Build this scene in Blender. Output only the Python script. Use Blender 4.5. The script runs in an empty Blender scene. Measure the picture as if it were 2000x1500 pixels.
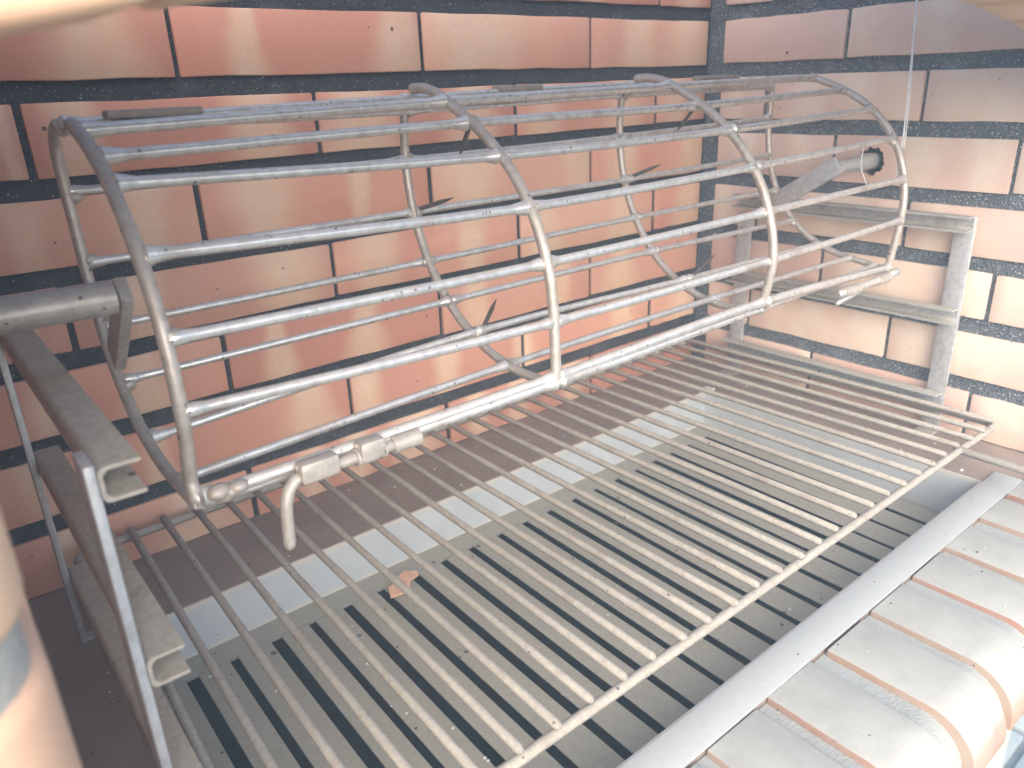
import bpy, bmesh, math, random
from mathutils import Vector, Matrix
random.seed(7)
S = 0.072                      # metres per brick course: every length below is in courses

# ------------------------------------------------------------------ scene, camera, sky, sun
sc = bpy.context.scene
col = sc.collection
cam_d = bpy.data.cameras.new('camera')
cam = bpy.data.objects.new('camera', cam_d); col.objects.link(cam)
cam_d.sensor_width = 36.0
cam_d.lens = 26.994
cam_d.clip_start = 0.01; cam_d.clip_end = 400
R_ = Vector((0.7732947, -0.6331505, -0.0336991)); U_ = Vector((0.2559238, 0.2630608, 0.9302161)); F_ = Vector((0.5801019, 0.7279557, -0.3654618))
cam.matrix_world = Matrix(((R_.x, U_.x, -F_.x, -13.2151*S), (R_.y, U_.y, -F_.y, -10.0972*S), (R_.z, U_.z, -F_.z, 5.8288*S), (0, 0, 0, 1)))
cam_d.dof.use_dof = True
cam_d.dof.focus_distance = 0.66
cam_d.dof.aperture_fstop = 8.5
sc.camera = cam

SUN_EL, SUN_AZ = math.radians(31), math.radians(213)     # azimuth clockwise from +y
w = bpy.data.worlds.new('World'); sc.world = w; w.use_nodes = True
nt = w.node_tree
bg = nt.nodes['Background']
sky = nt.nodes.new('ShaderNodeTexSky'); sky.sky_type = 'NISHITA'; sky.sun_disc = False
sky.sun_elevation = SUN_EL; sky.sun_rotation = SUN_AZ
sky.air_density = 1.0; sky.dust_density = 3.0; sky.ozone_density = 1.2
nt.links.new(sky.outputs[0], bg.inputs[0]); bg.inputs[1].default_value = 0.15
sd = bpy.data.lights.new('sun', 'SUN'); sun = bpy.data.objects.new('sun', sd); col.objects.link(sun)
sd.energy = 1.5; sd.angle = math.radians(75); sd.color = (1.0, 0.985, 0.965)
dirv = Vector((math.sin(SUN_AZ)*math.cos(SUN_EL), math.cos(SUN_AZ)*math.cos(SUN_EL), math.sin(SUN_EL)))
sun.rotation_euler = dirv.to_track_quat('Z', 'Y').to_euler()
sc.view_settings.view_transform = 'Standard'; sc.view_settings.look = 'None'
sc.view_settings.exposure = 1.66; sc.view_settings.gamma = 1.0
sc.cycles.max_bounces = 10; sc.cycles.diffuse_bounces = 6
sc.cycles.use_denoising = True

# ------------------------------------------------------------------ material helpers
def mat(name):
    m = bpy.data.materials.new(name); m.use_nodes = True
    n = m.node_tree.nodes; return m, n, m.node_tree.links, n['Principled BSDF']
def nd(n, t, **k):
    x = n.new(t)
    for a, b in k.items(): setattr(x, a, b)
    return x
def mth(n, l, op, a, b=None, c=None, clamp=False):
    x = nd(n, 'ShaderNodeMath', operation=op); x.use_clamp = clamp
    for i, v in enumerate((a, b, c)):
        if v is None: continue
        if isinstance(v, (int, float)): x.inputs[i].default_value = v
        else: l.new(v, x.inputs[i])
    return x.outputs[0]
def mixc(n, l, f, a, b):
    x = nd(n, 'ShaderNodeMix', data_type='RGBA')
    for s, v in ((x.inputs[0], f), (x.inputs[6], a), (x.inputs[7], b)):
        if isinstance(v, (int, float)): s.default_value = v
        elif isinstance(v, tuple): s.default_value = (*v, 1) if len(v) == 3 else v
        else: l.new(v, s)
    return x.outputs[2]
def sstep(n, l, v, lo, hi, a=0.0, b=1.0):
    x = nd(n, 'ShaderNodeMapRange', interpolation_type='SMOOTHSTEP')
    l.new(v, x.inputs[0]); x.inputs[1].default_value = lo; x.inputs[2].default_value = hi
    x.inputs[3].default_value = a; x.inputs[4].default_value = b
    return x.outputs[0]
def noise(n, l, vec, scale, detail=3, rough=.55):
    x = nd(n, 'ShaderNodeTexNoise'); x.inputs['Scale'].default_value = scale
    x.inputs['Detail'].default_value = detail; x.inputs['Roughness'].default_value = rough
    if vec is not None: l.new(vec, x.inputs['Vector'])
    return x.outputs[0]
def voro(n, l, vec, scale, rnd=1.0):
    x = nd(n, 'ShaderNodeTexVoronoi'); x.inputs['Scale'].default_value = scale; x.inputs['Randomness'].default_value = rnd
    if vec is not None: l.new(vec, x.inputs['Vector'])
    return x.outputs[0], x.outputs[1]
def objvec(n, l, off=True):
    tc = nd(n, 'ShaderNodeTexCoord')
    if not off: return tc.outputs['Object']
    oi = nd(n, 'ShaderNodeObjectInfo')
    mu = mth(n, l, 'MULTIPLY', oi.outputs['Random'], 37.0)
    a = nd(n, 'ShaderNodeVectorMath', operation='ADD')
    l.new(tc.outputs['Object'], a.inputs[0]); l.new(mu, a.inputs[1]); return a.outputs[0]
def bump(n, l, h, strength, dist, bsdf, prev=None):
    b = nd(n, 'ShaderNodeBump'); b.inputs['Strength'].default_value = strength; b.inputs['Distance'].default_value = dist
    l.new(h, b.inputs['Height'])
    if prev is not None: l.new(prev, b.inputs['Normal'])
    l.new(b.outputs[0], bsdf.inputs['Normal']); return b.outputs[0]
def oattr(n, name):
    a = nd(n, 'ShaderNodeAttribute', attribute_type='OBJECT', attribute_name=name); return a.outputs['Fac']
def specks(n, l, vec, scale, thr, keep):
    d, c = voro(n, l, vec, scale)
    sp = nd(n, 'ShaderNodeSeparateColor'); l.new(c, sp.inputs[0])
    on = mth(n, l, 'LESS_THAN', sp.outputs[0], keep)
    rad = mth(n, l, 'MULTIPLY', sp.outputs[1], thr)
    near = mth(n, l, 'LESS_THAN', d, rad)
    return mth(n, l, 'MULTIPLY', on, near)

def brick_material(name, red, cream, dusty=None, patches=True):
    m, n, l, b = mat(name)
    tc = nd(n, 'ShaderNodeTexCoord'); sep = nd(n, 'ShaderNodeSeparateXYZ'); l.new(tc.outputs['Object'], sep.inputs[0])
    v = objvec(n, l)
    wob = mth(n, l, 'MULTIPLY', mth(n, l, 'SUBTRACT', noise(n, l, v, 22, 2), .5), .012)
    x = mth(n, l, 'ADD', sep.outputs['X'], wob)
    oi = nd(n, 'ShaderNodeObjectInfo'); rnd = oi.outputs['Random']
    flame = mth(n, l, 'MULTIPLY', mth(n, l, 'ADD', sep.outputs['Z'], wob), mth(n, l, 'MULTIPLY_ADD', rnd, 26.0, -10.0))      # patches narrow towards one edge
    fac = None
    for i in ('1', '2', '3'):
        d = mth(n, l, 'ABSOLUTE', mth(n, l, 'SUBTRACT', x, oattr(n, 'c'+i)))
        wd = mth(n, l, 'MULTIPLY', oattr(n, 'w'+i), mth(n, l, 'SUBTRACT', 1.1, flame))
        q = mth(n, l, 'DIVIDE', d, mth(n, l, 'MAXIMUM', wd, .0005))
        f = sstep(n, l, q, 1.75, .35)
        fac = f if fac is None else mth(n, l, 'MAXIMUM', fac, f)
    tint = oattr(n, 'tint')
    big = noise(n, l, v, 9, 2)
    redv = mixc(n, l, sstep(n, l, big, .3, .7), red, tuple(c*k for c, k in zip(red, (1.12, 1.3, 1.3))))
    redv = mixc(n, l, mth(n, l, 'FRACT', mth(n, l, 'MULTIPLY', rnd, 7.3)), redv, tuple(c*k for c, k in zip(red, (.86, .80, .82))))
    redv = mixc(n, l, mth(n, l, 'MULTIPLY', tint, .55), redv, cream)
    creamv = mixc(n, l, sstep(n, l, noise(n, l, v, 30, 3), .3, .75), cream, tuple(c*k for c, k in zip(cream, (.97, .86, .8))))
    base = mixc(n, l, mth(n, l, 'MULTIPLY', fac, .8), redv, creamv)
    grain = noise(n, l, v, 420, 3, .7)
    base = mixc(n, l, sstep(n, l, grain, .35, .75, .0, .16), base, tuple(c*.55 for c in red))
    dark = specks(n, l, v, 75, .16, .10)
    base = mixc(n, l, mth(n, l, 'MULTIPLY', dark, .85), base, (.06, .035, .03))
    soot = sstep(n, l, noise(n, l, v, 14, 4, .65), .62, .82, 0, .25)
    base = mixc(n, l, soot, base, (.12, .09, .085))
    rough = .62
    if dusty:
        g = nd(n, 'ShaderNodeNewGeometry'); s2 = nd(n, 'ShaderNodeSeparateXYZ'); l.new(g.outputs['Normal'], s2.inputs[0])
        up = sstep(n, l, mth(n, l, 'ADD', s2.outputs['Z'], mth(n, l, 'MULTIPLY', mth(n, l, 'SUBTRACT', noise(n, l, v, 60, 4), .5), .35)), .12, .62)
        blot = sstep(n, l, noise(n, l, v, 35, 5, .65), .3, .72)
        dc = mixc(n, l, blot, dusty, tuple(c*.86 for c in dusty))
        dc = mixc(n, l, specks(n, l, v, 160, .2, .07), dc, (.16, .14, .12))
        base = mixc(n, l, mth(n, l, 'MAXIMUM', mth(n, l, 'MULTIPLY', up, .97), sstep(n, l, blot, 0, 1, .08, .4)), base, dc)
        rough = .85
    l.new(base, b.inputs['Base Color']); b.inputs['Roughness'].default_value = rough
    b.inputs['Specular IOR Level'].default_value = .18 if dusty else .35
    h = mth(n, l, 'ADD', mth(n, l, 'MULTIPLY', grain, .5), noise(n, l, v, 60, 3))
    bump(n, l, h, .28, .0012, b)
    return m
RED = (.61, .285, .20); CREAM = (.71, .53, .385)
M_brick = brick_material('fired_brick', RED, CREAM)
M_ledge = brick_material('dusty_ledge_brick', (.36, .155, .105), (.36, .26, .19), dusty=(.415, .41, .365))
M_brick_r = brick_material('glare_paled_brick', (.64, .425, .345), (.71, .61, .50))  # right wall brick, glare wash put into the paler colours
M_pillar = brick_material('pillar_brick', (.68, .42, .27), (.72, .50, .34))

def mortar_material(name, base, grains, keep, ts=1.0, pale=False):
    m, n, l, b = mat(name)
    v = objvec(n, l, False)
    smear = sstep(n, l, noise(n, l, v, 26, 4, .6), .5, .78, 0, .38)
    c = mixc(n, l, smear, base, tuple(min(1, k*(1.15 if pale else 3.2)+.03) for k in base))
    c = mixc(n, l, sstep(n, l, noise(n, l, v, 700, 2, .7), .55, .75, 0, .55), c, tuple(k*(.8 if pale else 2.6)+.02 for k in base))
    c = mixc(n, l, specks(n, l, v, 330, .30, keep), c, grains)
    c = mixc(n, l, specks(n, l, v, 130, .30 if ts > 1 else .22, keep*.5), c, grains)
    c = mixc(n, l, specks(n, l, v, 560, .36, keep*1.3), c, grains)
    l.new(c, b.inputs['Base Color']); b.inputs['Roughness'].default_value = .8
    d, _ = voro(n, l, v, 420); 
    h = mth(n, l, 'ADD', mth(n, l, 'MULTIPLY', d, .6), mth(n, l, 'ADD', noise(n, l, v, 240, 4, .7), mth(n, l, 'MULTIPLY', noise(n, l, v, 45, 3), 1.3)))
    bump(n, l, h, .75, .0022*ts, b)
    return m
M_mortar = mortar_material('black_mortar', (.030, .032, .038), (.26, .26, .26), .08)
M_mortar_r = mortar_material('gritty_black_mortar', (.085, .098, .112), (.46, .48, .49), .34, 1.8)  # black mortar lifted to blue grey for the glare veil; grit is its own
M_mortar_l = mortar_material('pale_dusty_mortar', (.315, .325, .305), (.2, .2, .19), .012, .35, True)
M_mortar_p = mortar_material('grey_pillar_mortar', (.36, .345, .31), (.2, .2, .19), .05, .6, True)

def metal_material(name, colr, rough, metallic, dust, dust_amt, lo=.05, hi=.75, rust=.22, rust_scale=190, base_dust=.0, mott=.74):
    m, n, l, b = mat(name)
    v = objvec(n, l)
    g = nd(n, 'ShaderNodeNewGeometry'); s2 = nd(n, 'ShaderNodeSeparateXYZ'); l.new(g.outputs['Normal'], s2.inputs[0])
    nz = mth(n, l, 'ADD', s2.outputs['Z'], mth(n, l, 'MULTIPLY', mth(n, l, 'SUBTRACT', noise(n, l, v, 90, 4, .65), .5), .6))
    df = mth(n, l, 'MULTIPLY', sstep(n, l, nz, lo, hi), dust_amt)
    if base_dust: df = mth(n, l, 'MAXIMUM', df, base_dust)
    c = mixc(n, l, sstep(n, l, noise(n, l, v, 160, 3), .35, .7), colr, tuple(k*.8 for k in colr))
    dcol = mixc(n, l, sstep(n, l, noise(n, l, v, 220, 3, .7), .3, .75), dust, tuple(k*mott for k in dust))
    base = mixc(n, l, df, c, dcol)
    stain = sstep(n, l, noise(n, l, v, 34, 4, .6), .52, .72, 0, .55)
    if metallic >= .5 and mott < .8: base = mixc(n, l, stain, base, tuple(k*q for k, q in zip(colr, (.56, .47, .40))))
    rs = specks(n, l, v, rust_scale, .33, rust)
    base = mixc(n, l, mth(n, l, 'MULTIPLY', rs, .8), base, (.055, .042, .036))
    l.new(base, b.inputs['Base Color'])
    nm = mth(n, l, 'MULTIPLY', mth(n, l, 'SUBTRACT', 1.0, mth(n, l, 'MAXIMUM', df, rs)), metallic)
    l.new(nm, b.inputs['Metallic'])
    rr = mth(n, l, 'ADD', mth(n, l, 'MULTIPLY', df, .9-rough), rough)
    l.new(rr, b.inputs['Roughness'])
    bump(n, l, mth(n, l, 'ADD', noise(n, l, v, 130, 3), mth(n, l, 'MULTIPLY', noise(n, l, v, 900, 2), .4)), .22, .0008, b)
    return m
DUST = (.36, .325, .27)
M_cage = metal_material('dusty_silver_rod', (.74, .715, .69), .30, .78, (.36, .33, .30), .6, .25, .95, .22, 300)
M_hoop = metal_material('dull_silver_hoop', (.53, .485, .44), .42, .5, (.29, .26, .235), .8, .05, .85, .14)
M_grate = metal_material('dusty_grate_rod', (.40, .37, .34), .5, .5, (.35, .315, .262), .97, -.35, .45, .05, 240)
M_rack = metal_material('galvanised_sheet', (.54, .56, .58), .42, .55, (.40, .36, .29), .9, .3, .9, .02, 120, .12)
M_upr = metal_material('bright_galvanised_bar', (.54, .555, .57), .42, .5, (.36, .30, .22), .6, .3, .9, .02, 120)
M_rackd = metal_material('bounce_warmed_dusty_sheet', (.52, .48, .42), .48, .5, (.42, .365, .28), .95, .2, .85, .02, 120, .35)  # real dust, its tan warmed to carry light bounced off the brick
M_flange = metal_material('dusty_steel_flange', (.5, .52, .53), .5, .5, (.375, .38, .355), .9, .3, .9, .012, 90, 0, .93)
M_slat = metal_material('ash_covered_slat', (.35, .34, .31), .6, .3, (.30, .28, .225), .97, .2, .8, .03, 110, 0, .86)
M_nail = metal_material('rusty_nail', (.13, .115, .11), .55, .5, (.13, .115, .1), .5, .2, .9, .4, 300)

M_clasp = metal_material('browned_clasp', (.34, .30, .27), .55, .4, (.25, .215, .19), .8, .0, .8, .3, 200)
def tray_material():
    m, n, l, b = mat('galvanised_tray_wall')
    v = objvec(n, l, False)
    sep = nd(n, 'ShaderNodeSeparateXYZ'); l.new(v, sep.inputs[0])
    z = mth(n, l, 'ADD', sep.outputs['Z'], mth(n, l, 'MULTIPLY', mth(n, l, 'SUBTRACT', noise(n, l, v, 120, 5, .7), .5), .006))
    z = mth(n, l, 'ADD', z, mth(n, l, 'MULTIPLY', mth(n, l, 'SUBTRACT', noise(n, l, v, 12, 2), .5), .008))
    rim = sstep(n, l, z, -.0075, -.001)
    low = sstep(n, l, z, -.0475, -.0505)
    c = mixc(n, l, sstep(n, l, noise(n, l, v, 18, 3), .35, .7), (.52, .55, .57), (.47, .50, .52))
    c = mixc(n, l, mth(n, l, 'MAXIMUM', rim, mth(n, l, 'MULTIPLY', low, .75)), c, (.60, .57, .52))
    c = mixc(n, l, specks(n, l, v, 90, .14, .12), c, (.08, .07, .06))
    l.new(c, b.inputs['Base Color']); b.inputs['Roughness'].default_value = .5; b.inputs['Metallic'].default_value = .25
    bump(n, l, noise(n, l, v, 300, 3), .15, .0006, b)
    return m
M_tray = tray_material()

def slab_material(name, c1, c2, scale=16, bmp=.5):
    m, n, l, b = mat(name)
    v = objvec(n, l, False)
    c = mixc(n, l, sstep(n, l, noise(n, l, v, scale, 5, .62), .32, .7), c1, c2)
    c = mixc(n, l, specks(n, l, v, 150, .22, .06), c, tuple(k*.3 for k in c1))
    c = mixc(n, l, specks(n, l, v, 210, .2, .04), c, (.7, .68, .62))
    l.new(c, b.inputs['Base Color']); b.inputs['Roughness'].default_value = .9
    bump(n, l, mth(n, l, 'ADD', noise(n, l, v, 300, 4, .7), noise(n, l, v, 40, 3)), bmp, .001, b)
    return m
M_slab = slab_material('dusty_hearth_slab', (.27, .205, .165), (.215, .162, .13))
M_floor = slab_material('grey_paving', (.38, .405, .385), (.33, .355, .34), 5)
M_joint = slab_material('paving_joint', (.24, .28, .27), (.2, .23, .22), 20)
M_plaster = slab_material('sun_block_render', (.30, .26, .24), (.25, .21, .2), 8)
M_base = slab_material('base_render', (.45, .42, .38), (.4, .37, .34), 8)
def plain(name, c, r=.8, metallic=0.):
    m, n, l, b = mat(name); v = objvec(n, l)
    cc = mixc(n, l, sstep(n, l, noise(n, l, v, 150, 4), .3, .7), c, tuple(k*.8 for k in c))
    l.new(cc, b.inputs['Base Color']); b.inputs['Roughness'].default_value = r; b.inputs['Metallic'].default_value = metallic
    return m
M_pit = plain('shade_black_pit', (.006, .006, .007))  # slot shade put into the near-black pit colour
M_hole = plain('dark_bore', (.02, .02, .022))
M_flake = plain('terracotta_flake', (.62, .37, .24))
M_web = plain('cobweb_silk', (.8, .8, .82))
M_crumb = plain('pale_crumb', (.66, .64, .6))
M_crumbd = plain('dark_crumb', (.06, .05, .045))

# ------------------------------------------------------------------ mesh helpers
class MB:
    def __init__(s): s.v = []; s.f = []; s.sm = []
    def add(s, vs, fs, smooth=False):
        o = len(s.v); s.v += [tuple(c*S for c in p) for p in vs]
        s.f += [tuple(i+o for i in f) for f in fs]; s.sm += [smooth]*len(fs); return s
    def box(s, x0, x1, y0, y1, z0, z1):
        v = [(x, y, z) for z in (z0, z1) for y in (y0, y1) for x in (x0, x1)]
        return s.add(v, [(0, 2, 3, 1), (4, 5, 7, 6), (0, 1, 5, 4), (2, 6, 7, 3), (0, 4, 6, 2), (1, 3, 7, 5)])
    def bar(s, a, b, wv, tv):
        """box from a to b with half-extent vectors wv, tv"""
        a, b, wv, tv = map(Vector, (a, b, wv, tv)); v = []
        for p in (a, b):
            for q in ((-1, -1), (1, -1), (1, 1), (-1, 1)): v.append(tuple(p + wv*q[0] + tv*q[1]))
        return s.add(v, [(3, 2, 1, 0), (4, 5, 6, 7), (0, 1, 5, 4), (1, 2, 6, 5), (2, 3, 7, 6), (3, 0, 4, 7)])
    def tube(s, pts, r, n=10, dome=False):
        P = [Vector(p) for p in pts]; rr = r if isinstance(r, (list, tuple)) else [r]*len(P)
        if dome:
            d0 = (P[0]-P[1]).normalized(); d1 = (P[-1]-P[-2]).normalized()
            P = [P[0]+d0*rr[0]*.55] + P + [P[-1]+d1*rr[-1]*.55]; rr = [rr[0]*.6] + list(rr) + [rr[-1]*.6]
        T = []
        for i in range(len(P)):
            a = P[max(0, i-1)]; b = P[min(len(P)-1, i+1)]; T.append((b-a).normalized())
        up = Vector((0, 0, 1)) if abs(T[0].z) < .9 else Vector((1, 0, 0))
        nrm = (up - T[0]*up.dot(T[0])).normalized(); vs = []
        for i, p in enumerate(P):
            nrm = (nrm - T[i]*nrm.dot(T[i])).normalized(); bi = T[i].cross(nrm)
            for k in range(n):
                a = 2*math.pi*k/n; vs.append(tuple(p + (nrm*math.cos(a)+bi*math.sin(a))*rr[i]))
        fs = []
        for i in range(len(P)-1):
            for k in range(n):
                k2 = (k+1) % n; fs.append((i*n+k, i*n+k2, (i+1)*n+k2, (i+1)*n+k))
        s.add(vs, fs, True)
        o = len(s.v)-len(vs)
        s.f.append(tuple(o+k for k in reversed(range(n)))); s.sm.append(False)
        s.f.append(tuple(o+(len(P)-1)*n+k for k in range(n))); s.sm.append(False)
        return s
    def blob(s, c, r, seed=0, sq=(1, 1, 1)):
        rd = random.Random(seed); bm = bmesh.new(); bmesh.ops.create_icosphere(bm, subdivisions=2, radius=1)
        vs = [(c[0]+v.co.x*r*sq[0]*rd.uniform(.9, 1.1), c[1]+v.co.y*r*sq[1]*rd.uniform(.9, 1.1), c[2]+v.co.z*r*sq[2]*rd.uniform(.9, 1.1)) for v in bm.verts]
        fs = [tuple(v.index for v in f.verts) for f in bm.faces]; bm.free()
        return s.add(vs, fs, True)
    def extrude(s, prof, ax, a, b, smooth=False):
        """closed profile (list of 2d) extruded along axis ax ('x' profile is y,z; 'y' profile is x,z; 'z' profile is x,y)"""
        def p3(q, t): return (t, q[0], q[1]) if ax == 'x' else ((q[0], t, q[1]) if ax == 'y' else (q[0], q[1], t))
        n = len(prof); vs = [p3(q, a) for q in prof] + [p3(q, b) for q in prof]
        fs = [(i, (i+1) % n, n+(i+1) % n, n+i) for i in range(n)] + [tuple(reversed(range(n))), tuple(range(n, 2*n))]
        return s.add(vs, fs, smooth)
    def mesh(s, name, m, bevel=0, seg=2):
        me = bpy.data.meshes.new(name); me.from_pydata(s.v, [], s.f)
        for p, q in zip(me.polygons, s.sm): p.use_smooth = q
        bm = bmesh.new(); bm.from_mesh(me)
        if bevel:
            es = [e for e in bm.edges if len(e.link_faces) == 2 and e.calc_face_angle(0) > .6]
            bmesh.ops.bevel(bm, geom=es, offset=bevel*S, segments=seg, profile=.5, affect='EDGES')
        bmesh.ops.recalc_face_normals(bm, faces=bm.faces)
        bm.to_mesh(me); bm.free(); me.materials.append(m)
        for p in me.polygons: p.use_smooth = True
        me.set_sharp_from_angle(angle=.78)
        return me
    def build(s, name, m, parent=None, bevel=0, seg=2, **k):
        return link(name, s.mesh(name, m, bevel, seg), parent, **k)
def link(name, me, parent=None, **k):
    o = bpy.data.objects.new(name, me); col.objects.link(o)
    if parent is not None: o.parent = parent
    for a, b in k.items(): o[a] = b
    return o
def thing(name, label, cat, loc=(0, 0, 0), group=None):
    o = bpy.data.objects.new(name, None); col.objects.link(o); o.empty_display_size = .02
    o['label'] = label; o['category'] = cat
    if group: o['group'] = group
    return o
def tag(o, label, cat, group=None):
    o['label'] = label; o['category'] = cat
    if group: o['group'] = group
    return o

# ------------------------------------------------------------------ the setting
MB().box(-32, 26, -38, 12, -12.2, -11.06).build('floor', M_joint, kind='structure')
floor = bpy.data.objects['floor']
_tile = {}
for i in range(-3, 5):
    for j in range(-5, 2):
        x, y = i*3.1+.9, j*3.1-.1
        if not _tile: _tile['m'] = MB().box(0, 2.9, 0, 2.9, -.1, .1).mesh('paving_slab', M_floor, .05)
        o = link('paving_slab', _tile['m'], floor); o.location = (x*S, y*S, (-11.0+random.uniform(-.02, .02))*S)
# hearth slab around the sunken tray
h = MB()
h.box(-13.6, .1, -1.44, .05, -.35, 0); h.box(-1.40, .1, -6.56, -1.44, -.35, 0); h.box(-13.6, -12.24, -6.56, -1.44, -.35, 0); h.box(-13.6, .1, -6.92, -6.56, -.35, 0)
h.build('hearth', M_slab, kind='structure')
# unseen wall above the arch, made tall to block high sun
hd = MB()
ACX, ACZ, AR = -7.856, -18.802, 25.306
prof = []
for k in range(25):
    x = -13.7 + 14.3*k/24; prof.append((x, ACZ + math.sqrt((AR+1.35)**2-(x-ACX)**2)))
prof += [(.6, 13.0), (-13.7, 13.0)]
hd.extrude(prof, 'y', -7.2, -6.7)
hd.build('hood_sun_block', M_plaster, kind='structure')
MB().box(-15.2, 2.2, -6.95, -6.6, -11, -.36).build('base_wall', M_base, kind='structure')
pit = MB(); pit.box(-12.6, -1.1, -6.55, -1.3, -3.0, -2.8); pit.box(-12.6, -1.1, -1.3, -1.2, -2.8, -.36); pit.box(-12.6, -1.1, -6.6, -6.55, -2.8, -.36)
pit.box(-12.7, -12.6, -6.6, -1.2, -2.8, -.36); pit.box(-1.1, -1.0, -6.6, -1.2, -2.8, -.36)
pit.build('ash_pit', M_pit, kind='structure')

# ------------------------------------------------------------------ brick walls
Z0, MT = 7.01, .22
CREAMS_B = {1: [(-10.91, .36), (-9.18, .16), (-6.96, .29), (-5.64, .72), (-1.97, .34), (-.57, .57)],
 2: [(-11.97, .05), (-11.31, .2), (-9.12, .31), (-7.69, .42), (-5.75, .35), (-4.26, .23), (-2.36, .31), (-.96, .23)],
 3: [(-12.04, .14), (-10.8, .24), (-9.27, .33), (-7.83, .12), (-5.84, .38), (-3.49, .25), (-2.4, .31), (-.34, .29)],
 4: [(-12.24, .1), (-10.95, .19), (-9.05, .36), (-7.67, .3), (-5.88, .21), (-4.25, .24), (-2.37, .25), (-.35, .36)],
 5: [(-12.24, .17), (-11.13, .2), (-9.36, .16), (-7.96, .21), (-5.88, .19), (-3.93, .16), (-2.37, .3)],
 6: [(-12.57, .15), (-11.18, .12), (-9.02, .28), (-8.06, .18), (-6.53, .21), (-4.89, .18), (-2.33, .23), (-.34, .41)],
 7: [(-12.44, .1), (-10.86, .33), (-9.11, .16), (-8.34, .18), (-7.23, .34), (-5.97, .17), (-5.03, .18), (-3.72, .21)]}
CREAMS_R = {1: [(2.92, .27), (4.24, .23)], 2: [(.66, .17), (2.21, .3), (3.02, .23), (3.76, .17), (5.01, .61)],
 3: [(.99, .17), (2.16, .18), (4.27, .28), (5.29, .21), (6.2, .5)], 4: [(.56, .19), (3.11, .33), (4.64, .16)],
 5: [(3.41, .19), (4.33, .32), (5.47, .15), (6.15, .4)], 6: [(1.95, .11), (2.74, .23), (3.73, .26), (4.69, .31), (5.65, .4)],
 7: [(1.11, .13), (2.75, .11), (6.23, .28)]}
_bm = {}
def brick_mesh(L, hgt, dep, m, bev=.022):
    var = random.randrange(3); k = (round(L, 2), hgt, dep, m.name, bev, var)
    if k not in _bm:
        rd = random.Random(var*13+int(L*100)); n = 6; mb_ = MB(); v = []; f = []
        for i in range(n+1):
            x = -L/2+L*i/n
            jt, jb, jx = rd.uniform(-.011, .011), rd.uniform(-.011, .011), rd.uniform(-.010, .010) if i in (0, n) else 0
            v += [(x+jx, -dep/2, -hgt/2+jb), (x+jx, dep/2, -hgt/2+jb), (x+jx, dep/2, hgt/2+jt), (x+jx, -dep/2, hgt/2+jt)]
        for i in range(n):
            for q in range(4): f.append((i*4+q, i*4+(q+1) % 4, i*4+4+(q+1) % 4, i*4+4+q))
        f += [(3, 2, 1, 0), (n*4, n*4+1, n*4+2, n*4+3)]
        _bm[k] = mb_.add(v, f).mesh('brick', m, bev, 2)
    return _bm[k]
def set_patches(o, mid, L, creams, course, tint):
    cs = [(c, w_) for c, w_ in creams.get(course, []) if abs(c-mid) < L/2+.1]
    if course not in creams: cs = [(mid+random.uniform(-.4, .4)*L, random.uniform(.12, .4)) for _ in range(random.choice((1, 2, 2)))]
    cs = sorted(cs, key=lambda q: -q[1])[:3]
    while len(cs) < 3: cs.append((mid+50, .01))
    for i, (c, w_) in enumerate(cs):
        o['c%d' % (i+1)] = (c-mid)*S; o['w%d' % (i+1)] = w_*S
    o['tint'] = tint
def lay(parent, joints, zc, place, creams, course, m, hgt=.775, dep=.5, jw=.035):
    for a, b in zip(joints[:-1], joints[1:]):
        L = (b-a)-2*jw; mid = (a+b)/2
        if L < .1: continue
        o = link('brick', brick_mesh(L, hgt, dep, m), parent)
        place(o, mid, zc + random.uniform(-.008, .008), random.uniform(-.012, .012))
        set_patches(o, mid, L, creams, course, random.random()**2*.5 + (.25 if creams is CREAMS_R else 0))  # right wall tint raised towards cream for the glare
def with_hole(parent):
    """the brick that was bored through for the spit axle: a plate with a ragged hole"""
    y0, y1, z0, z1, hy, hz = -5.645, -2.835, 4.01, 4.79, -3.47, 4.38
    rd = random.Random(3); front = []; outer = []
    an = sorted([2*math.pi*k/28+.05 for k in range(28)] + [math.atan2(zz-hz, yy-hy) % (2*math.pi) for yy in (y0, y1) for zz in (z0, z1)]); n = len(an)
    for a in an:
        r = .235*rd.uniform(.86, 1.12); d = (math.cos(a), math.sin(a))
        front.append((hy+d[0]*r, hz+d[1]*r))
        t = min([(y1-hy)/d[0] if d[0] > 1e-6 else 9, (y0-hy)/d[0] if d[0] < -1e-6 else 9, (z1-hz)/d[1] if d[1] > 1e-6 else 9, (z0-hz)/d[1] if d[1] < -1e-6 else 9])
        outer.append((hy+d[0]*t, hz+d[1]*t))
    return front, outer, (y0, y1, z0, z1, hy, hz), n

back = thing('brick_wall', 'long back wall of flamed terracotta bricks with wide black mortar behind the grill cage', 'wall')
mb = MB(); mb.box(-13.9, .5, .045, .55, -.4, 9.3); mb.build('mortar', M_mortar, back)
def place_back(o, x, z, d): o.location = (x*S, (.25+d)*S, z*S)
for c in range(-1, 8):
    top = Z0-(c-1)-MT; zc = top-.39
    js = [-13.6, -13.5, -10.07, -6.6, -3.175, -.035+.035] if c % 2 else [-13.6, -11.8, -8.35, -4.88, -1.46, 0]
    js = [j+random.uniform(-.015, .015) if -13 < j < -.5 else j for j in js]
    lay(back, js, zc, place_back, CREAMS_B, c, M_brick)

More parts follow.
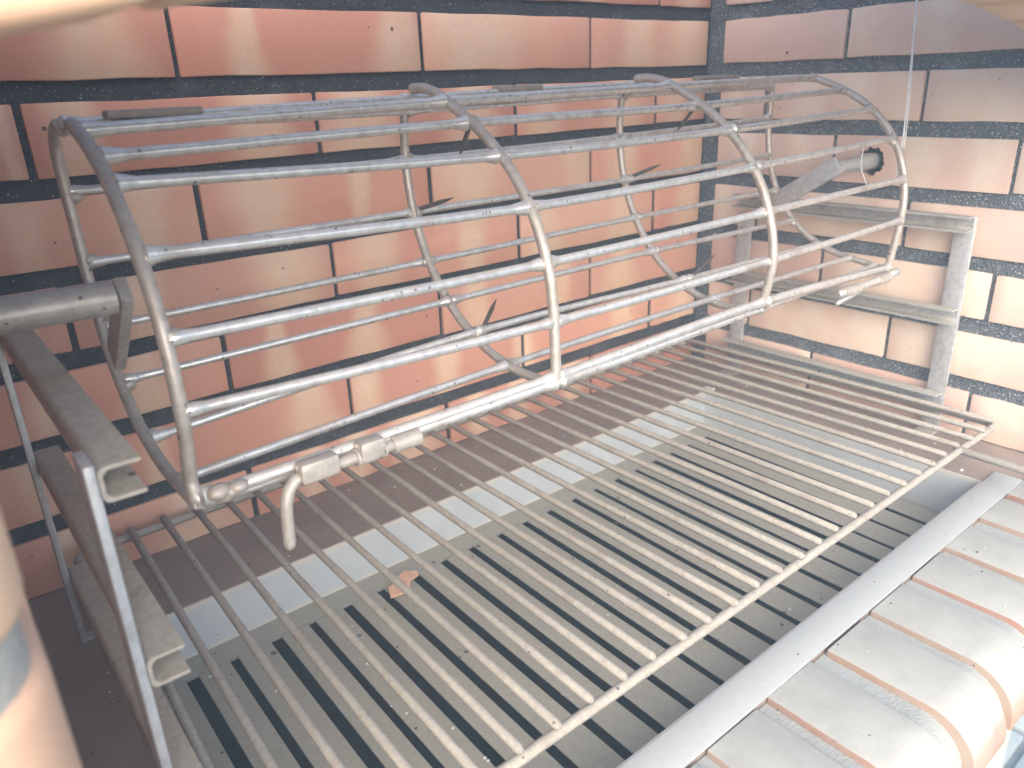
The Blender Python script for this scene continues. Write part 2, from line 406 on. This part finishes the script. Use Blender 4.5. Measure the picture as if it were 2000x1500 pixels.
right = thing('brick_wall', 'right side wall of flamed bricks paled for glare in gritty black mortar, pierced by the spit axle', 'wall')
HF, HO, (hy0, hy1, hz0, hz1, hy, hz), HN = with_hole(None)
mr = MB()
mr.box(.05, .55, -6.93, hy0, -.4, 9.3); mr.box(.05, .55, hy1, .045, -.4, 9.3); mr.box(.05, .55, hy0, hy1, -.4, hz0); mr.box(.05, .55, hy0, hy1, hz1, 9.3)
vs = [(.05, p[0], p[1]) for p in HO] + [(.05, p[0], p[1]) for p in HF] + [(.55, p[0], p[1]) for p in HF]
mr.add(vs, [f for k in range(HN) for f in ((k, (k+1) % HN, HN+(k+1) % HN, HN+k), (HN+k, HN+(k+1) % HN, 2*HN+(k+1) % HN, 2*HN+k))])
mr.build('mortar', M_mortar_r, right)
def place_right(o, s, z, d): o.location = ((.25+d)*S, -s*S, z*S); o.rotation_euler = (0, 0, -math.pi/2)
for c in range(-1, 8):
    top = Z0-(c-1)-MT; zc = top-.39
    js = [.30, 2.80, 5.68, 6.93] if c % 2 else [.30, 1.33, 4.2, 6.93]
    if c == 3:
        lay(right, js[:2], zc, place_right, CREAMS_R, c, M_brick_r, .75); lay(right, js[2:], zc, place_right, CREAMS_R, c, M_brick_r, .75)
        cy, cz = (hy0+hy1)/2, (hz0+hz1)/2
        loc = lambda q, x: (-(q[0]-cy), x-.25, q[1]-cz)
        v2 = [loc(p, 0) for p in HO] + [loc(p, 0) for p in HF] + [loc(p, .5) for p in HO] + [loc(p, .5) for p in HF]
        b_ = MB(); fs = []
        for k in range(HN):
            q = (k+1) % HN
            fs += [(k, q, HN+q, HN+k), (2*HN+k, 3*HN+k, 3*HN+q, 2*HN+q), (k, 2*HN+k, 2*HN+q, q), (HN+k, HN+q, 3*HN+q, 3*HN+k)]
        b_.add(v2, fs)
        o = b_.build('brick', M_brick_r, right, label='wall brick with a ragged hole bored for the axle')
        o.location = (.25*S, cy*S, cz*S); o.rotation_euler = (0, 0, -math.pi/2)
        set_patches(o, -cy, 2.8, CREAMS_R, 3, .25)
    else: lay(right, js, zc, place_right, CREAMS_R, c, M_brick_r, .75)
MB().tube([(.555, hy, hz), (.9, hy, hz)], .3, 16).build('bore_plug', M_hole, right)

left = thing('brick_wall', 'left side wall of flamed bricks hidden behind the near rack and pillar', 'wall')
ml = MB(); ml.box(-13.7, -13.2, -6.4, .045, -.4, 9.3); ml.build('mortar', M_mortar, left)
def place_left(o, s, z, d): o.location = ((-13.4+d)*S, -s*S, z*S); o.rotation_euler = (0, 0, math.pi/2)
for c in range(-1, 8):
    zc = Z0-(c-1)-MT-.39
    js = [.05, 1.6, 5.0, 6.4] if c % 2 else [.05, 3.2, 6.4]
    lay(left, js, zc, place_left, {}, c, M_brick)

# ------------------------------------------------------------------ pillars and arch of the front opening
def pillar(label, xi, sgn):
    t = thing('brick_pillar', label, 'pillar', group='front pillars of the fireplace')
    def prof(off, rad):
        x_in, x_out, yf, yb = xi-sgn*off, xi-sgn*1.9, -7.43+off, -6.42
        p = []
        for k in range(9):
            a = math.pi/2*k/8
            p.append((x_in-sgn*rad+sgn*rad*math.cos(a), yf+rad-rad*math.sin(a)))
        return [(x_in, yb)] + p + [(x_out, yf), (x_out, yb)]
    MB().extrude(prof(.05, .46), 'z', -.36, 9.3).build('mortar', M_mortar_p, t)
    bmesh_ = MB().extrude(prof(0, .5), 'z', -.39, .39).mesh('brick', M_pillar, .10, 3)
    for c in range(-1, 8):
        o = link('brick', bmesh_, t); o.location = (0, 0, (Z0-(c-1)-MT-.39)*S)
        for i in '123': o['c'+i] = (xi-sgn*random.uniform(.2, 1.6))*S; o['w'+i] = random.uniform(.1, .35)*S
        o['tint'] = .3+random.random()*.4
    return t
pillar('peach brick pillar with rounded corner close to the lens on the left of the opening', -13.15, 1)
pillar('brick pillar with rounded corner on the right of the opening, beyond the hearth', .02, -1)

arch = thing('brick_arch', 'shallow arch of rounded peach bricks over the front opening', 'arch')
th0, th1 = math.asin((-13.75-ACX)/AR), math.asin((.0-ACX)/AR)
step = .93/AR; ang = math.asin((-12.33-ACX)/AR) - 2*step + step/2
ring = []
for k in range(41):
    a = th0+(th1-th0)*k/40; ring.append((ACX+(AR+.16)*math.sin(a), ACZ+(AR+.16)*math.cos(a)))
for k in range(40, -1, -1):
    a = th0+(th1-th0)*k/40; ring.append((ACX+(AR+1.34)*math.sin(a), ACZ+(AR+1.34)*math.cos(a)))
MB().extrude(ring, 'y', -7.33, -6.72).build('mortar', M_mortar_p, arch)
vm = MB().box(-.415, .415, -.37, .37, 0, 1.4).mesh('brick', M_pillar, .06, 3)
k = 0
while ang < th1:
    if ang > th0:
        o = link('brick', vm, arch); o.location = ((ACX+AR*math.sin(ang))*S, -7.06*S, (ACZ+AR*math.cos(ang))*S); o.rotation_euler = (0, ang, 0)
        for i in '123': o['c'+i] = random.uniform(-.4, .4)*S; o['w'+i] = random.uniform(.05, .3)*S
        o['tint'] = .3+random.random()*.5
    ang += step

# ------------------------------------------------------------------ bullnose ledge in front
ledge = thing('brick_ledge', 'front ledge of dusty cream bullnose bricks laid side by side', 'ledge')
def bull(rad, off, zt, yb):
    yf = -8.51+off; p = [(yb, zt)]
    for k in range(11):
        a = math.pi/2*k/10; p.append((yf+rad-rad*math.sin(a), zt-rad+rad*math.cos(a)))
    return p + [(yf, -.62+off*.3), (yb, -.62+off*.3)]
mbm = MB().extrude(bull(.46, .085, -.08, -6.93), 'x', -14.6, 1.9); mbm.build('mortar', M_mortar_l, ledge)
bme = MB().extrude(bull(.52, 0, 0, -6.935), 'x', -.39, .39).mesh('brick', M_ledge, .016, 2)
for k in range(-8, 8):
    o = link('brick', bme, ledge); x = -6.53+k+.395
    o.location = (x*S, random.uniform(-.03, .02)*S, random.uniform(-.012, .012)*S); o.rotation_euler = (0, random.uniform(-.006, .006), random.uniform(-.006, .006))
    for i in '123': o['c'+i] = random.uniform(-.5, .5)*S; o['w'+i] = random.uniform(.1, .3)*S
    o['tint'] = random.random()*.6
# ------------------------------------------------------------------ sunken fire tray and its slats
tray = thing('fire_tray', 'sunken blue grey steel tray below the cooking grate with a wide front flange', 'fire tray')
MB().box(-12.24, -1.40, -1.47, -1.44, -.85, -.004).build('back_panel', M_tray, tray)
MB().box(-1.43, -1.40, -6.56, -1.47, -.85, -.004).build('side_panel', M_tray, tray)
MB().box(-12.24, -12.21, -6.56, -1.47, -.85, -.004).build('side_panel', M_tray, tray)
MB().box(-12.21, -1.43, -6.56, -6.53, -.85, -.004).build('front_panel', M_tray, tray)
MB().box(-12.7, -1.02, -6.95, -6.575, .012, .045).build('flange', M_flange, tray, .012, 2)
lg = MB(); lg.box(-12.21, -1.43, -1.84, -1.47, -.76, -.725); lg.build('support_rail', M_slat, tray)
lg = MB(); lg.box(-12.21, -1.43, -6.53, -6.30, -.86, -.80); lg.build('support_rail', M_slat, tray)
sl = thing('charcoal_grate', 'row of flat ash covered steel slats with dark gaps in the tray floor', 'charcoal grate')
slots = [-11.81, -11.28, -10.75, -10.23, -9.73, -9.2, -8.66, -8.14, -7.63, -7.08, -6.56, -6.04, -5.49, -4.97, -4.45, -3.93, -3.44, -2.98, -2.45, -1.95, -1.48+.02]
gaps = [.15, .105, .15, .10, .135, .12, .13, .12, .11, .12, .115, .11, .115, .10, .11, .09, .10, .10, .085, .095, .03]
edges = [-12.19] + [e for s_, g_ in zip(slots, gaps) for e in (s_, s_+g_)]
for i in range(0, len(edges)-1, 2):
    a, b = edges[i], edges[i+1]
    zt = -.72+random.uniform(-.012, .008); f0 = -.09*(a+12.2)/10.8*0-.05; dz = random.uniform(-.012, .012)
    m_ = MB(); v = [(a, -1.85, zt-.018), (b, -1.85, zt-.018), (b+f0, -6.5, zt-.018+dz), (a+f0, -6.5, zt-.018+dz)]
    v += [(p[0], p[1], p[2]+.018) for p in v]
    m_.add(v, [(3, 2, 1, 0), (4, 5, 6, 7), (0, 1, 5, 4), (1, 2, 6, 5), (2, 3, 7, 6), (3, 0, 4, 7)])
    m_.build('slat', M_slat, sl, .004, 1)

# ------------------------------------------------------------------ cooking grate
gr = thing('cooking_grate', 'wide dusty rod grate lying level in the lowest rack channels', 'cooking grate')
ZG = .62
def arc(c, r, a0, a1, z, n=5): return [(c[0]+r*math.cos(a0+(a1-a0)*i/n), c[1]+r*math.sin(a0+(a1-a0)*i/n), z) for i in range(n+1)]
x0, x1, y0, y1, r_, zf = -12.42, -.42, -6.27, -.26, .18, ZG-.09
fp = [(x0+1.0, y0, zf)] + [(x1-r_-3, y0, zf)] + arc((x1-r_, y0+r_), r_, -math.pi/2, 0, zf) + arc((x1-r_-.02, y1-r_), r_, 0, math.pi/2, zf) + arc((x0+r_, y1-r_), r_, math.pi/2, math.pi, zf) + arc((x0+r_, y0+r_), r_, math.pi, 1.5*math.pi, zf) + [(x0+1.0, y0, zf)]
MB().tube(fp, .055, 12).build('frame', M_grate, gr)
gm = random.Random(5)
for k in range(29):
    xb = -.67-.4108*k + gm.uniform(-.012, .012); xf = -.535-.4208*k + gm.uniform(-.018, .018)
    p0 = (xb, -.24+gm.uniform(-.04, .03), ZG+gm.uniform(-.01, .01)); p1 = (xf, -6.27+gm.uniform(-.02, .03), ZG+gm.uniform(-.008, .008))
    pts = [tuple(p0[i]+(p1[i]-p0[i])*t + (gm.uniform(-.006, .006) if 0 < t < 1 and i != 1 else 0) for i in range(3)) for t in (0, .25, .5, .75, 1)]
    MB().tube(pts, .045, 10, dome=True).build('rod', M_grate, gr)
MB().tube([(-1.72, -6.22, zf), (-1.70, -7.2, zf-.02), (-1.68, -9.4, zf-.05), (-1.85, -9.6, zf-.05), (-2.6, -9.62, zf-.05)], .058, 12, dome=True).build('handle', M_grate, gr)

# ------------------------------------------------------------------ racks
def channel(sg, xw, zb, zt, ya, yb, d=.25, t=.026, r=.05):
    """U section opening towards the grate: outline in x,z swept along y"""
    o = []
    out = [(d, zb), (r, zb)] + [(r-r*math.sin(a), zb+r-r*math.cos(a)) for a in (.4, .8, 1.2)] + [(0, zb+r), (0, zt-r)] + [(r-r*math.cos(a), zt-r+r*math.sin(a)) for a in (.4, .8, 1.2)] + [(r, zt), (d, zt)]
    ins = [(d, zt-t), (r+.01, zt-t), (t, zt-r-.01), (t, zb+r+.01), (r+.01, zb+t), (d, zb+t)]
    pr = [(xw+sg*p[0], p[1]) for p in out+ins]
    return MB().extrude(pr, 'y', ya, yb)
def rack(label, sg, xw, zs, m, xf, ytop, yfr, ybk, zt, mu):
    t = thing('shelf_rack', label, 'rack', group='side racks of the grill')
    for z in zs: channel(sg, xw, z[0], z[1], z[2], z[3]).build('channel', m, t)
    for (a, b), top in zip((yfr, ybk), zt):
        u = MB(); u.bar((xf, (a+b)/2, .012), (xf, (a+b)/2, top), (.034, 0, 0), (0, (b-a)/2, 0)); u.build('upright', mu, t, .012, 2)
        f = MB(); f.box(min(xf, xf+sg*.3), max(xf, xf+sg*.3), a, b, .006, .05); f.build('foot', mu, t, .01, 1)
    return t
rack('blue grey galvanised rack with three channels against the right wall', -1, -.185, [(3.44, 3.68, -5.34, -1.05), (1.97, 2.21, -5.34, -1.05), (.47, .75, -5.33, -1.05)], M_rack, -.15, 0, (-5.36, -5.06), (-1.36, -1.06), (3.66, 3.30), M_rack)
rack('dust covered tan rack with open channels beside the left pillar', 1, -12.615, [(3.54, 3.78, -5.36, -1.15), (2.12, 2.36, -5.36, -1.15), (.66, .90, -5.36, -1.15)], M_rackd, -12.65, 0, (-5.35, -5.05), (-1.36, -1.22), (3.80, 3.62), M_upr)

# ------------------------------------------------------------------ rotisserie cage
cage = thing('rotisserie_cage', 'hinged silver rod cage spit hanging across the grill above the grate', 'rotisserie cage')
RX = [-11.894, -8.299, -4.645, -1.0]
RODS = {'A': [(-3.323, 5.67), (-2.99, 5.661), (-2.93, 5.707), (-2.866, 5.748)], 'B': [(-3.706, 5.532), (-3.36, 5.456), (-3.38, 5.462), (-3.411, 5.577)], 'C': [(-3.934, 5.247), (-3.856, 5.15), (-3.935, 5.176), (-3.891, 5.275)], 'D': [(-4.334, 4.793), (-4.293, 4.688), (-4.336, 4.748), (-4.313, 4.829)], 'E': [(-4.65, 4.26), (-4.497, 4.162), (-4.528, 4.206), (-4.47, 4.249)], 'F': [(-4.70, 3.69), (-4.619, 3.586), (-4.661, 3.609), (-4.562, 3.636)], 'G': [(-4.693, 3.048), (-4.646, 3.008), (-4.625, 3.066), (-4.499, 2.868)],
 'a': [(-2.454, 5.058), (-2.094, 5.024), (-2.078, 5.045), (-2.093, 5.107)], 'b': [(-2.402, 4.447), (-2.15, 4.432), (-2.224, 4.457), (-2.167, 4.476)], 'c': [(-2.282, 3.822), (-2.36, 3.865), (-2.391, 3.92), (-2.377, 3.908)], 'd': [(-2.686, 3.41), (-2.83, 3.473), (-2.754, 3.477), (-2.776, 3.446)], 'e': [(-3.236, 3.059), (-3.287, 3.192), (-3.371, 3.162), (-3.271, 3.154)], 'f': [(-4.005, 3.019), (-3.868, 2.945), (-3.867, 2.979), (-3.878, 2.969)], 'g': [(-4.645, 2.957), (-4.684, 2.962), (-4.56, 2.95), (-4.223, 2.741)], 'h': [(-2.802, 5.702), (-2.276, 5.696), (-2.274, 5.731), (-2.097, 5.752)], 'i': [(-2.421, 5.594), (-2.202, 5.566), (-2.064, 5.606), (-2.089, 5.631)]}
HOOPS = {(0, 'f'): [(-3.112, 5.644), (-3.343, 5.576), (-3.566, 5.48), (-3.775, 5.357), (-3.968, 5.209), (-4.14, 5.036), (-4.288, 4.841), (-4.41, 4.629), (-4.501, 4.403), (-4.562, 4.167), (-4.59, 3.927), (-4.587, 3.686), (-4.551, 3.449), (-4.486, 3.22), (-4.44, 3.06), (-4.50, 2.93)], (0, 'b'): [(-4.487, 2.882), (-4.191, 2.88), (-3.895, 2.878), (-3.594, 2.9), (-3.294, 2.966), (-3.01, 3.09), (-2.758, 3.273), (-2.554, 3.507), (-2.407, 3.778), (-2.317, 4.067), (-2.274, 4.358), (-2.258, 4.641), (-2.241, 4.917), (-2.215, 5.201), (-2.23, 5.42), (-2.34, 5.56), (-2.55, 5.63)],
 (1, 'f'): [(-2.35, 5.80), (-2.6, 5.80), (-2.82, 5.745), (-3.026, 5.653), (-3.243, 5.55), (-3.452, 5.443), (-3.652, 5.326), (-3.842, 5.192), (-4.02, 5.04), (-4.181, 4.868), (-4.321, 4.676), (-4.437, 4.467), (-4.526, 4.243), (-4.59, 4.009), (-4.627, 3.767), (-4.641, 3.519), (-4.65, 3.266), (-4.66, 3.0)], (1, 'b'): [(-4.6, 2.93), (-4.364, 2.912), (-4.08, 2.916), (-3.8, 2.954), (-3.528, 3.026), (-3.267, 3.133), (-3.022, 3.273), (-2.797, 3.445), (-2.597, 3.647), (-2.426, 3.874), (-2.286, 4.125), (-2.181, 4.393), (-2.114, 4.674), (-2.084, 4.964), (-2.094, 5.258), (-2.142, 5.55)],
 (2, 'f'): [(-2.35, 5.82), (-2.6, 5.82), (-2.867, 5.765), (-3.072, 5.679), (-3.267, 5.589), (-3.454, 5.492), (-3.634, 5.385), (-3.805, 5.266), (-3.968, 5.135), (-4.119, 4.99), (-4.259, 4.831), (-4.384, 4.657), (-4.491, 4.47), (-4.58, 4.27), (-4.649, 4.061), (-4.695, 3.842), (-4.715, 3.6), (-4.68, 3.32), (-4.61, 3.05)], (2, 'b'): [(-4.5, 2.93), (-4.165, 2.908), (-3.893, 2.909), (-3.624, 2.956), (-3.365, 3.044), (-3.121, 3.17), (-2.898, 3.328), (-2.698, 3.513), (-2.522, 3.721), (-2.372, 3.949), (-2.249, 4.194), (-2.154, 4.453), (-2.088, 4.723), (-2.053, 5.003), (-2.05, 5.29), (-2.082, 5.579)],
 (3, 'f'): [(-2.869, 5.735), (-3.112, 5.654), (-3.348, 5.565), (-3.576, 5.46), (-3.794, 5.332), (-3.995, 5.177), (-4.173, 4.995), (-4.323, 4.788), (-4.439, 4.561), (-4.521, 4.319), (-4.567, 4.071), (-4.583, 3.82), (-4.573, 3.569), (-4.547, 3.32), (-4.511, 3.068), (-4.49, 2.87)], (3, 'b'): [(-4.4, 2.85), (-4.111, 2.9), (-3.845, 2.945), (-3.581, 2.994), (-3.324, 3.077), (-3.08, 3.196), (-2.856, 3.35), (-2.656, 3.536), (-2.486, 3.75), (-2.348, 3.985), (-2.243, 4.236), (-2.169, 4.497), (-2.124, 4.765), (-2.102, 5.038), (-2.1, 5.317), (-2.111, 5.607)]}
def smooth_pts(p, n=3):
    out = []
    P = [Vector(q) for q in p]
    for i in range(len(P)-1):
        a, b, c, d = P[max(0, i-1)], P[i], P[i+1], P[min(len(P)-1, i+2)]
        for k in range(n):
            t = k/n
            out.append(tuple(.5*((2*b)+(c-a)*t+(2*a-5*b+4*c-d)*t*t+(3*b-a-3*c+d)*t**3)))
    return out+[tuple(P[-1])]
FRONT = 'ABCDEFG'
for (i, hf), pts in HOOPS.items():
    q = smooth_pts([(RX[i], y, z) for y, z in pts], 3)
    m_ = MB().tube(q, .056 if hf == 'f' else .052, 12, dome=True)
    for nm, rp in RODS.items():
        if (nm in FRONT) == (hf == 'f'):
            y, z = rp[i]
            nx = min(q, key=lambda p: (p[1]-y)**2+(p[2]-z)**2)
            if i in (0, 3): y, z = nx[1], nx[2]
            m_.blob((RX[i]+(.05 if i < 3 else -.05), (y+nx[1])/2, (z+nx[2])/2), .07, hash((i, ord(nm[0]))) % 999, (1.1, .9, .9))
            if i in (1, 2): m_.blob((RX[i]-.04, (y+nx[1])/2, (z+nx[2])/2), .055, i*31+ord(nm[0]))
    m_.build('hoop', M_hoop, cage)
for nm, rp in RODS.items():
    r = {'G': .058, 'A': .052, 'g': .046, 'h': .045, 'i': .040}.get(nm, .047 if nm in FRONT else .039)
    p4 = []
    for i, (y, z) in enumerate(rp):
        if i in (0, 3):                       # the ends are welded into the end hoops
            hp = smooth_pts([(RX[i], a, b) for a, b in HOOPS[(i, 'f' if nm in FRONT else 'b')]], 4)
            nx = min(hp, key=lambda p: (p[1]-y)**2+(p[2]-z)**2); k_ = 1.0
            y, z = y+(nx[1]-y)*k_, z+(nx[2]-z)*k_
        p4.append((RX[i], y, z))
    rm = MB().tube(smooth_pts(p4, 4), r, 12)
    for i in range(4):                        # weld fillets
        for s_ in ((1,) if i == 0 else (-1,) if i == 3 else (1, -1)):
            a_ = Vector(p4[i]); d_ = (Vector(p4[i+s_])-a_).normalized(); f_ = random.uniform(1.35, 1.75)
            rm.tube([tuple(a_), tuple(a_+d_*.045), tuple(a_+d_*.10), tuple(a_+d_*random.uniform(.16, .26))], [r*.8, r*f_, r*(f_*.6+.42), r*.98], 10)
    rm.build('rod', M_cage, cage)
SP = [((-8.25, -2.12, 4.44), (-7.98, -2.57, 4.60)), ((-8.15, -3.22, 3.16), (-8.12, -3.48, 3.58)), ((-4.58, -2.18, 4.47), (-4.36, -2.6, 4.66)), ((-4.5, -3.36, 3.18), (-4.35, -3.62, 3.50)), ((-8.2, -3.27, 5.45), (-8.22, -3.06, 5.10)), ((-4.54, -3.31, 5.46), (-4.58, -3.04, 5.14))]
for a, b in SP:
    a, b = Vector(a), Vector(b); c = a+(b-a)*.72
    MB().tube([tuple(a), tuple(c), tuple(b)], [.026, .025, .004], 8).build('spike', M_nail, cage)
# axle stubs and crank bars
AX = (-3.39, 4.33)
MB().tube([(-14.6, -3.40, 4.36), (-11.93, *AX)], .138, 24).build('axle', M_hoop, cage)
MB().tube([(-1.02, -3.42, 4.36), (-.36, -3.45, 4.38)], .105, 20).build('axle', M_rack, cage)
sv = MB().tube([(-.40, -3.45, 4.38), (.42, -3.47, 4.38)], .135, 20); sv.build('axle_sleeve', M_rack, cage)
def crank(x, a, b, wd, m):
    d = (Vector((0, b[0]-a[0], b[1]-a[1]))).normalized(); wv = Vector((0, -d.z, d.y))*wd
    MB().bar((x, a[0]-d.y*.10, a[1]-d.z*.10), (x, *b), wv, (.05, 0, 0)).build('crank_bar', m, cage, .015, 2)
crank(-11.86, AX, (-2.52, 3.56), .12, M_hoop)
crank(-1.04, (-3.40, 4.36), (-2.38, 3.72), .145, M_rack)
# sliding bolts under the closing edge, with bent handles
def sleeve(xa, xb, y, z, r=.082, m=M_hoop): return MB().tube([(xa, y, z), (xb, y, z)], r, 14).build('bolt_sleeve', m, cage)
by, bz = -4.66, 2.90
for xa, xb in ((-11.12, -10.80), (-10.62, -10.34), (-10.26, -9.98)): sleeve(xa, xb, by, bz)
for xa, xb, z in ((-11.14, -10.80, 2.95), (-10.60, -10.36, 2.96)):
    MB().bar((xa, by-.03, z), (xb, by-.03, z), (0, .075, .0), (0, 0, .09)).build('bolt_plate', M_hoop, cage, .03, 2)
MB().tube(smooth_pts([(-10.2, by, bz), (-11.05, by, bz), (-11.19, by-.01, bz-.03), (-11.27, by-.03, bz-.15), (-11.29, by-.03, bz-.32), (-11.30, by-.02, bz-.56)], 4), .052, 12, dome=True).build('bolt', M_hoop, cage)
by2, bz2 = -4.64, 2.80
for xa, xb in ((-2.62, -2.20), (-1.62, -1.30)): sleeve(xa, xb, by2, bz2)
MB().tube(smooth_pts([(-2.72, by2, bz2), (-1.75, by2, bz2), (-1.62, by2, bz2)], 3), .055, 12, dome=True).build('bolt', M_cage, cage)
MB().tube([(-1.82, by2, bz2), (-2.05, by2+.10, bz2-.12), (-2.38, by2+.2, bz2-.24)], .045, 10, dome=True).build('bolt', M_rack, cage)
MB().tube([(-1.2, by2+.03, bz2+.02), (-.92, by2+.03, bz2+.02)], .06, 10, dome=True).build('bolt', M_rack, cage)
# clasp plates along the top edge
for xa, xb, y, z in ((-11.55, -10.75, -2.66, 5.69), (-7.05, -6.35, -2.25, 5.76), (-2.95, -1.95, -2.05, 5.79)):
    MB().bar((xa, y, z), (xb, y, z), (0, .09, .0), (0, 0, .035)).build('clasp_plate', M_clasp, cage, .02, 2)
    MB().tube([(xa+.1, y+.02, z-.10), (xb-.25, y+.02, z-.10)], .06, 10).build('hinge_barrel', M_hoop, cage)
wb = MB()
for k in range(6): wb.blob((-11.84+.05*k, -4.50-.018*k+random.uniform(-.03, .03), 2.93+.004*k+random.uniform(-.04, .03)), random.uniform(.052, .072), k, (1.5, 1, 1))
wb.build('weld_bead', M_hoop, cage)

# ------------------------------------------------------------------ small things lying about
fl = MB(); out = [(-.30, -.10), (-.12, -.16), (.02, -.13), (.10, -.03), (.27, -.02), (.31, .07), (.22, .13), (.20, .20), (.05, .17), (-.08, .10), (-.2, .09)]
fl.extrude(out, 'z', 0, .045)
o = fl.build('terracotta_flake', M_flake, None, .01, 1); o.location = (-8.86*S, -2.02*S, -.69*S); o.rotation_euler = (.06, -.05, .12)
tag(o, 'pale terracotta flake lying across two tray slats', 'brick flake')
wbm = MB()
wbm.tube(smooth_pts([(-1.0, -4.43, 4.85), (-1.0, -4.42, 5.3), (-.99, -4.36, 6.3), (-.97, -4.3, 7.2), (-.95, -4.2, 9.3)], 3), .012, 5)
wbm.tube(smooth_pts([(-1.0, -4.47, 4.70), (-1.0, -4.45, 5.3), (-1.01, -4.38, 6.3), (-.99, -4.32, 7.2), (-.95, -4.2, 9.3)], 3), .008, 5)
wbm.tube(smooth_pts([(-.98, -4.40, 4.2), (-.97, -4.41, 4.5), (-1.0, -4.44, 4.95)], 3), .014, 5)
tag(wbm.build('cobweb', M_web), 'thin pale cobweb strands hanging down to the right end of the cage', 'cobweb')
wb2 = MB(); wb2.tube(smooth_pts([(-1.9, -4.3, 4.78), (-1.86, -4.28, 4.5), (-1.75, -4.35, 4.22)], 4), .006, 5)
tag(wb2.build('cobweb', M_web), 'single short cobweb thread between two cage rods near the crank bar', 'cobweb')
cr = MB(); rd = random.Random(11)
def scatter(m_, n, xr, yr, z, rr):
    for k in range(n): m_.blob((rd.uniform(*xr), rd.uniform(*yr), z), rd.uniform(*rr), k, (1.3, 1, .5))
scatter(cr, 40, (-12, -1.6), (-6.3, -1.9), -.715, (.006, .018)); scatter(cr, 16, (-1.3, -.1), (-6.3, -.3), .004, (.01, .03)); scatter(cr, 10, (-9.5, -1), (-8.0, -7.0), .004, (.005, .012))
scatter(cr, 14, (-1.5, -1.25), (-1.6, -1.35), .01, (.02, .06)); scatter(cr, 25, (-12, -1.6), (-1.3, -.1), .004, (.006, .016))
cr.build('crumbs', M_crumb, kind='stuff')
cr = MB(); scatter(cr, 60, (-12, -1.6), (-6.3, -1.9), -.715, (.006, .016)); scatter(cr, 14, (-10, -.6), (-8.1, -7.0), .006, (.005, .015)); scatter(cr, 20, (-11, -2), (-1.3, -.1), .004, (.006, .014))
scatter(cr, 5, (-10, -1.2), (-6.9, -6.62), .05, (.005, .011))
cr.build('grit', M_crumbd, kind='stuff')

# ------------------------------------------------------------------ added haze volume standing in for lens glare
hz_ = MB().box(-34, 28, -40, 14, -26.2, 13.6)
hm = bpy.data.materials.new('glare_haze'); hm.use_nodes = True
hn = hm.node_tree.nodes; hn.remove(hn['Principled BSDF'])
pv = hn.new('ShaderNodeVolumePrincipled'); pv.inputs['Color'].default_value = (.62, .82, 1, 1); pv.inputs['Density'].default_value = .12
hm.node_tree.links.new(pv.outputs[0], hn['Material Output'].inputs['Volume'])
hz_.build('haze', hm, kind='stuff')
